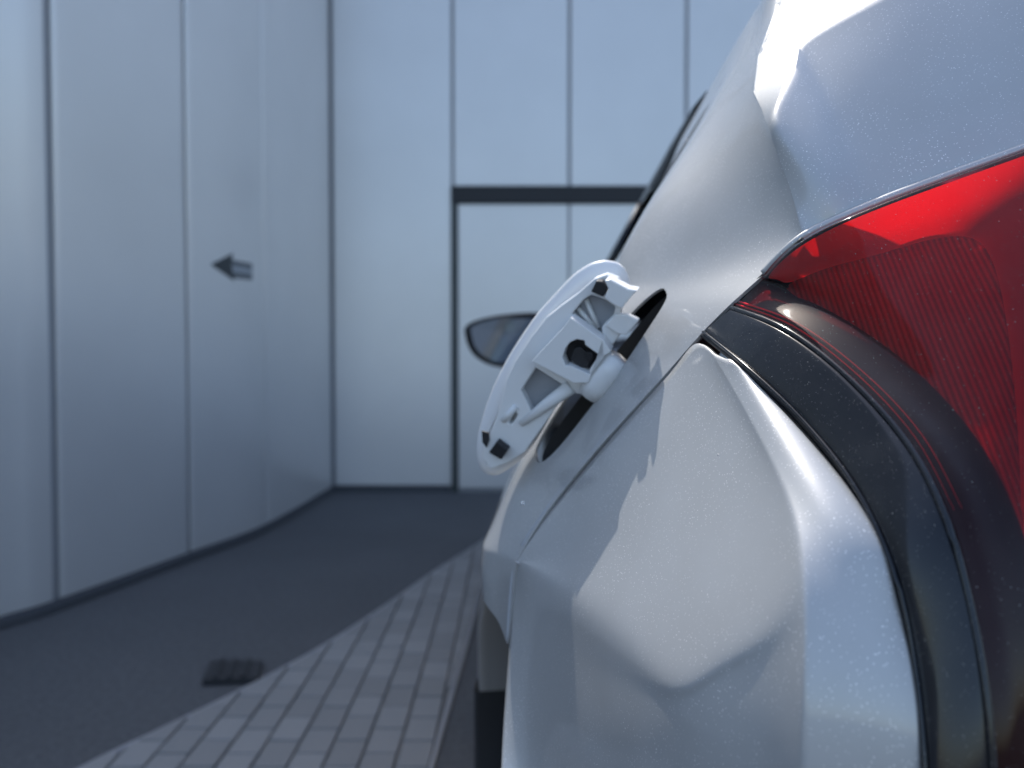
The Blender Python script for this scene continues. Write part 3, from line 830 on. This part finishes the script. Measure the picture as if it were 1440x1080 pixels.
rows = [[Vector((.365, 2.09, 1.385)), Vector((.92, 2.13, 1.45)), Vector((1.52, 2.09, 1.385))], [Vector((.375, 2.5, 1.23)), Vector((.96, 2.60, 1.27)), Vector((1.585, 2.5, 1.23))], [Vector((.29, 2.94, 1.06)), Vector((.97, 3.1, 1.08)), Vector((1.68, 2.94, 1.06))]]
grid_cage('windscreen', rows, GLASS, car, (0, .5, 1), level=2, thick=.004, fit=1)
FE = [q for q in SEC if q[0] <= 1.0]
fr_arch = lambda y: .33 + math.sqrt(max(.41 ** 2 - (y - 3.42) ** 2, 0)) if abs(y - 3.42) < .41 else .25
ysf = [3.008, 3.12, 3.25, 3.42, 3.6, 3.72, 3.85, 4.0, 4.12]
taper = lambda y: max(0, (y - 3.3)) ** 2 * .22
rows = []
for t in (0, .5, 1):
    rows.append([Vector((-.034 + drift(y) + taper(y), y, fr_arch(y) * (1 - t) + .775 * t)) for y in ysf])
for z, x in FE[1:]:
    rows.append([Vector((x + drift(y) + taper(y), y, z - max(0, y - 3.0) * .09 * (z - .7) / .3)) for y in ysf])
fender = grid_cage('front_fender', rows, PAINT, car, (-1, 0, .2), level=2, thick=.004, fit=1, crease_rows=[(2, .7)])
top_f = rows[-1]
rows2 = [[p + Vector((.002, 0, .003)) for p in top_f], [Vector((.5, p.y + .02, p.z + .05)) for p in top_f], [Vector((.98, p.y + .04, p.z + .07)) for p in top_f], [Vector((1.5, p.y + .02, p.z + .05)) for p in top_f], [Vector((1.86 - taper(p.y), p.y, p.z)) for p in top_f]]
grid_cage('bonnet', rows2, PAINT, car, (0, 0, 1), level=2, thick=.004, fit=1)
rows = [[Vector((.16 + .0, 4.12, z)), Vector((.5, 4.24, z)), Vector((1.0, 4.28, z)), Vector((1.55, 4.22, z)), Vector((1.86, 4.1, z))] for z in (.22, .5, .75, .88)]
grid_cage('front_bumper', rows, PAINT, car, (0, 1, 0), level=2, thick=.004, fit=1)
# the far side mirrors the near one
def mirror_copy(o, hint):
    me = o.data.copy()
    for v in me.vertices: v.co.x = 2 * XC(v.co.y) - v.co.x
    me.flip_normals()
    c = o.copy(); c.data = me; col.objects.link(c)
    if c.parent is not car:
        c.parent = car; c.matrix_parent_inverse = Matrix.Translation(-car.location)
for o in (quarter, bumper, lower_bumper, tailgate, rd, fd, g1, g2, fender, trim_, lens): mirror_copy(o, None)
box('floor_pan', (.12, .45, .2), (1.7, 4.0, .28), CLAD, car)

# ---- door mirror
MD = 2.45
mo = empty('door_mirror', P(720, 478, MD)); mo.parent = car; mo.matrix_parent_inverse = Matrix.Translation(-car.location)
def mk(o): o.parent = mo; o.matrix_parent_inverse = Matrix.Translation(-P(720, 478, MD)); return o
mout = [(653, 459), (668, 451), (690, 445), (722, 441), (752, 439.5), (775, 441), (790, 452), (792, 478), (786, 502), (765, 513), (735, 517), (706, 517), (686, 512), (669, 502), (659, 488), (655, 472)]
q = [P(a, b, MD) for a, b in mout]; cq = sum(q, Vector((0, 0, 0))) / len(q)
n_ = len(q); vs = []; fs = []
for s, dy in ((.80, .008), (.84, -.002), (1.03, 0.0), (1.04, .03), (.9, .085), (.55, .12), (.2, .13)):
    vs += [cq + (p - cq) * s + Vector((0, dy, 0)) for p in q]
for i in range(6):
    for k in range(n_): fs.append((i * n_ + k, i * n_ + (k + 1) % n_, (i + 1) * n_ + (k + 1) % n_, (i + 1) * n_ + k))
fs.append(tuple(range(6 * n_, 7 * n_)))
o = from_pts('housing', vs, fs, mat('mirror_black', (.008, .009, .011), .5, 0, 0, .25)); sb = o.modifiers.new('s', 'SUBSURF'); sb.levels = sb.render_levels = 2; mk(o)
gv = [cq + (p - cq) * .86 + Vector((0, .004 + (p.x - cq.x) * .22 - (p.z - cq.z) * .05, 0)) for p in q]
gc = cq + Vector((0, .0035, 0))
o = from_pts('mirror_glass', gv + [gc], [(k, (k + 1) % n_, n_) for k in range(n_)], MIRROR); orient(o, (0, -1, 0)); mk(o)
mk(tube('arm', [cq + Vector((.05, .06, -.03)), cq + Vector((.12, .07, -.045)), Vector((.135 + drift(2.52), 2.52, 1.03))], [.03, .025, .03], BLACK, None, 10))

# ---- fuel flap, swung open
fl = (-.815, .066, .57)
fV = Vector(fl); fV = (fV - lO * fV.dot(lO)).normalized()
fN = lO.cross(fV).normalized()
if fN.y > 0: fN = -fN            # inner face looks back towards the filler
FC = P(783, 520, .665)
def fp(px, py, h=0.0): return on_plane(px, py, FC + fN * h, fN)
flap = empty('fuel_flap', FC); flap.parent = car; flap.matrix_parent_inverse = Matrix.Translation(-car.location)
def fk(o): o.parent = flap; o.matrix_parent_inverse = Matrix.Translation(-FC); return o
outl = [(848, 368), (833, 371), (820, 377), (802, 390), (780, 413), (753, 443), (727, 480), (707, 513), (688, 553), (675, 590), (667, 623), (668, 653), (678, 670), (697, 673), (718, 660), (738, 643), (762, 606), (793, 553), (835, 500), (868, 445), (884, 408), (879, 385), (867, 372)]
osm = catmull([Vector((a, b, 0)) for a, b in outl + outl[:1]], 3)[:-1]
def ring_px(s_in, h, back=0):
    c = Vector((783, 520, 0)); out = []
    for p in osm:
        qv = fp(p.x, p.y, 0); cvec = FC
        # shrink by a distance along the plane
        dirv = (cvec - qv); 
        L_ = lO * dirv.dot(lO); W_ = fV * dirv.dot(fV)
        dv = (L_ * .35 + W_); dv = dv.normalized() if dv.length > 0 else dv
        out.append(qv + dv * s_in + fN * h)
    return out
n_ = len(osm)
prof = [(.030, -.018), (.012, -.016), (.002, -.012), (.0, -.009), (.0006, -.0072), (.0020, -.0056), (.0150, .0040), (.0156, .0036), (.0158, .001)]
vs = []; fs = []
for s_, h_ in prof: vs += ring_px(s_, h_)
for i in range(len(prof) - 1):
    for k in range(n_): fs.append((i * n_ + k, i * n_ + (k + 1) % n_, (i + 1) * n_ + (k + 1) % n_, (i + 1) * n_ + k))
fs.append(tuple(range(n_))[::-1]); fs.append(tuple(range((len(prof) - 1) * n_, len(prof) * n_)))
bm = bmesh.new(); bv = [bm.verts.new(v) for v in vs]
for f in fs: bm.faces.new([bv[i] for i in f])
bmesh.ops.recalc_face_normals(bm, faces=bm.faces)
fk(bm_obj('outer_skin', bm, mat('flap_paint', (.80, .80, .80), .32, 0, .3), None, True))
Z3 = lambda pts, h: [fp(720 + x / 5.4, 360 + y / 5.4, h) for x, y in pts]
Z4 = lambda pts, h: [fp(640 + x / 4.908, 500 + y / 4.908, h) for x, y in pts]
# inner carrier plate with its two recesses and slots
H = .014
plate_out = [(836, 392), (812, 413), (790, 429), (769, 446), (748, 472), (724, 508), (712, 534), (705, 566), (694, 598), (684, 622), (679, 645), (690, 660), (712, 652), (738, 636), (765, 598), (796, 552), (828, 556), (862, 512), (856, 492), (873, 470), (872, 440), (880, 410), (868, 392), (852, 386)]
R1 = [(455, 440), (540, 335), (600, 295), (700, 330), (785, 385), (770, 450), (700, 515), (680, 545), (690, 640), (520, 525)]
R2 = [(555, 85), (760, 215), (660, 350), (550, 430), (500, 330), (455, 240)]
SL = [(365, 465), (415, 390), (432, 408), (388, 478)]
NT = [(183, 522), (232, 532), (236, 585), (216, 636), (188, 598)]
o = poly_plate('carrier', [fp(a, b, H) for a, b in plate_out], [Z3(R1, H), Z4(R2, H), Z4(SL, H)], fN, .012, PLASTIC_W, None, .0012); fk(o)
fk(poly_plate('recess_floor', Z3(R1, .0045), [], fN, .002, mat('grey_plastic', (.30, .32, .35), .5), None))
fk(poly_plate('recess_floor', Z4(R2, .0045), [], fN, .002, bpy.data.materials['grey_plastic'], None))
# raised hinge bridge with its latch hole
BR = [(150, 800), (250, 690), (380, 555), (445, 470), (520, 520), (690, 640), (750, 725), (640, 800), (575, 965), (470, 965)]
HO = [(382, 772), (402, 705), (440, 655), (490, 632), (550, 642), (556, 675), (685, 768), (640, 782), (592, 862), (590, 900), (520, 868), (430, 830), (410, 838)]
HB = .030
fk(poly_plate('hinge_bridge', Z3(BR, HB), [Z3(HO, HB)], fN, .0158, PLASTIC_W, None, .002))
fk(poly_plate('latch_cavity', Z3(HO, HB - .013), [], fN, .0012, RUBBER, None))
fk(poly_plate('latch_clip', Z3([(470, 700), (520, 690), (610, 770), (575, 850), (520, 850), (440, 790)], HB - .007), [], fN, .005, CLAD, None, .0008))
fk(poly_plate('latch_clip', Z3([(560, 730), (610, 735), (610, 790), (565, 800)], HB - .004), [], fN, .002, RUBBER, None, .0004))
# hinge knuckle and arm down into the pocket
kn = [fp(829, 556, .018), fp(848, 530, .020), fp(868, 502, .018)]
fk(tube('hinge_knuckle', [kn[0], kn[0] * .7 + kn[2] * .3, kn[0] * .3 + kn[2] * .7, kn[2]], [.010, .013, .013, .010], PLASTIC_W, None, 16))
fk(tube('hinge_arm', [kn[1] - fN * .002, kn[1] * .5 + (O + wO * half_w * .5) * .5 - nO * .004, O + wO * half_w * .4 - nO * .03], .009, PLASTIC_W, None, 10))
# upper bracket, tab and rubber stops
fk(poly_plate('upper_bracket', Z3([(700, 185), (745, 178), (880, 250), (955, 262), (905, 310), (830, 402), (765, 370), (700, 320), (730, 250)], .030), [], fN, .0158, PLASTIC_W, None, .0012))
fk(poly_plate('hinge_tab', Z3([(705, 520), (780, 445), (880, 450), (965, 488), (865, 602), (800, 590)], .020), [], fN, .008, PLASTIC_W, None, .001))
fk(poly_plate('rubber_stop', Z3([(598, 272), (640, 188), (684, 194), (730, 240), (690, 312)], .024), [], fN, .0098, RUBBER, None, .001))
fk(poly_plate('rubber_stop', Z4([(230, 672), (285, 595), (362, 655), (318, 722)], .024), [], fN, .0098, RUBBER, None, .001))
fk(poly_plate('stop_clip', Z4(NT, .0155), [], fN, .0014, CLAD, None))
for a, b in (((560, 330), (655, 545)), ((500, 395), (640, 560))):
    p0, p1 = Z3([a, b], .006); fk(tube('rib', [p0, p1], .0022, PLASTIC_W, None, 6))
p0, p1, p2 = Z4([(455, 470), (640, 330), (800, 215)], .0145); fk(tube('rib', [p0, p1, p2], [.003, .0055, .0065], PLASTIC_W, None, 8))
p0, p1 = Z4([(330, 450), (420, 350)], .0145); fk(tube('rib', [p0, p1], .0028, PLASTIC_W, None, 8))
print('PAVERS', npav, 'wall y', WY)

# ---- a few clear beads, added on the paint to make sun glints
from mathutils.bvhtree import BVHTree
dg = bpy.context.evaluated_depsgraph_get()
GLINT = mat('clear_glint', (.95, .97, 1.0), .02, 0, 1.0); bs(GLINT).inputs['Transmission Weight'].default_value = .9; bs(GLINT).inputs['IOR'].default_value = 1.33
for tgt, spots in ((quarter, [(735, 708, .0022, 2.2), (965, 197, .0016, 1.0)]), (bumper, [(845, 640, .0006, 1.0), (1010, 640, .0006, 1.0)])):
    tree = BVHTree.FromObject(tgt, dg)
    mw = tgt.matrix_world
    for px, py, r, el in spots:
        hit = tree.ray_cast(mw.inverted() @ CAM, ray(px, py).normalized())
        if hit[0] is None: continue
        p = mw @ hit[0]; n = hit[1].normalized()
        if n.dot(p - CAM) > 0: n = -n
        t = n.cross(Vector((0, 0, 1))).normalized(); u = t.cross(n).normalized()
        bm = bmesh.new(); bmesh.ops.create_icosphere(bm, subdivisions=3, radius=1)
        for v in bm.verts:
            c = v.co.copy(); v.co = p + t * (c.x * r * el) + u * (c.y * r) + n * (c.z * r * .55)
        bm_obj('glint_bead', bm, GLINT, car, True)
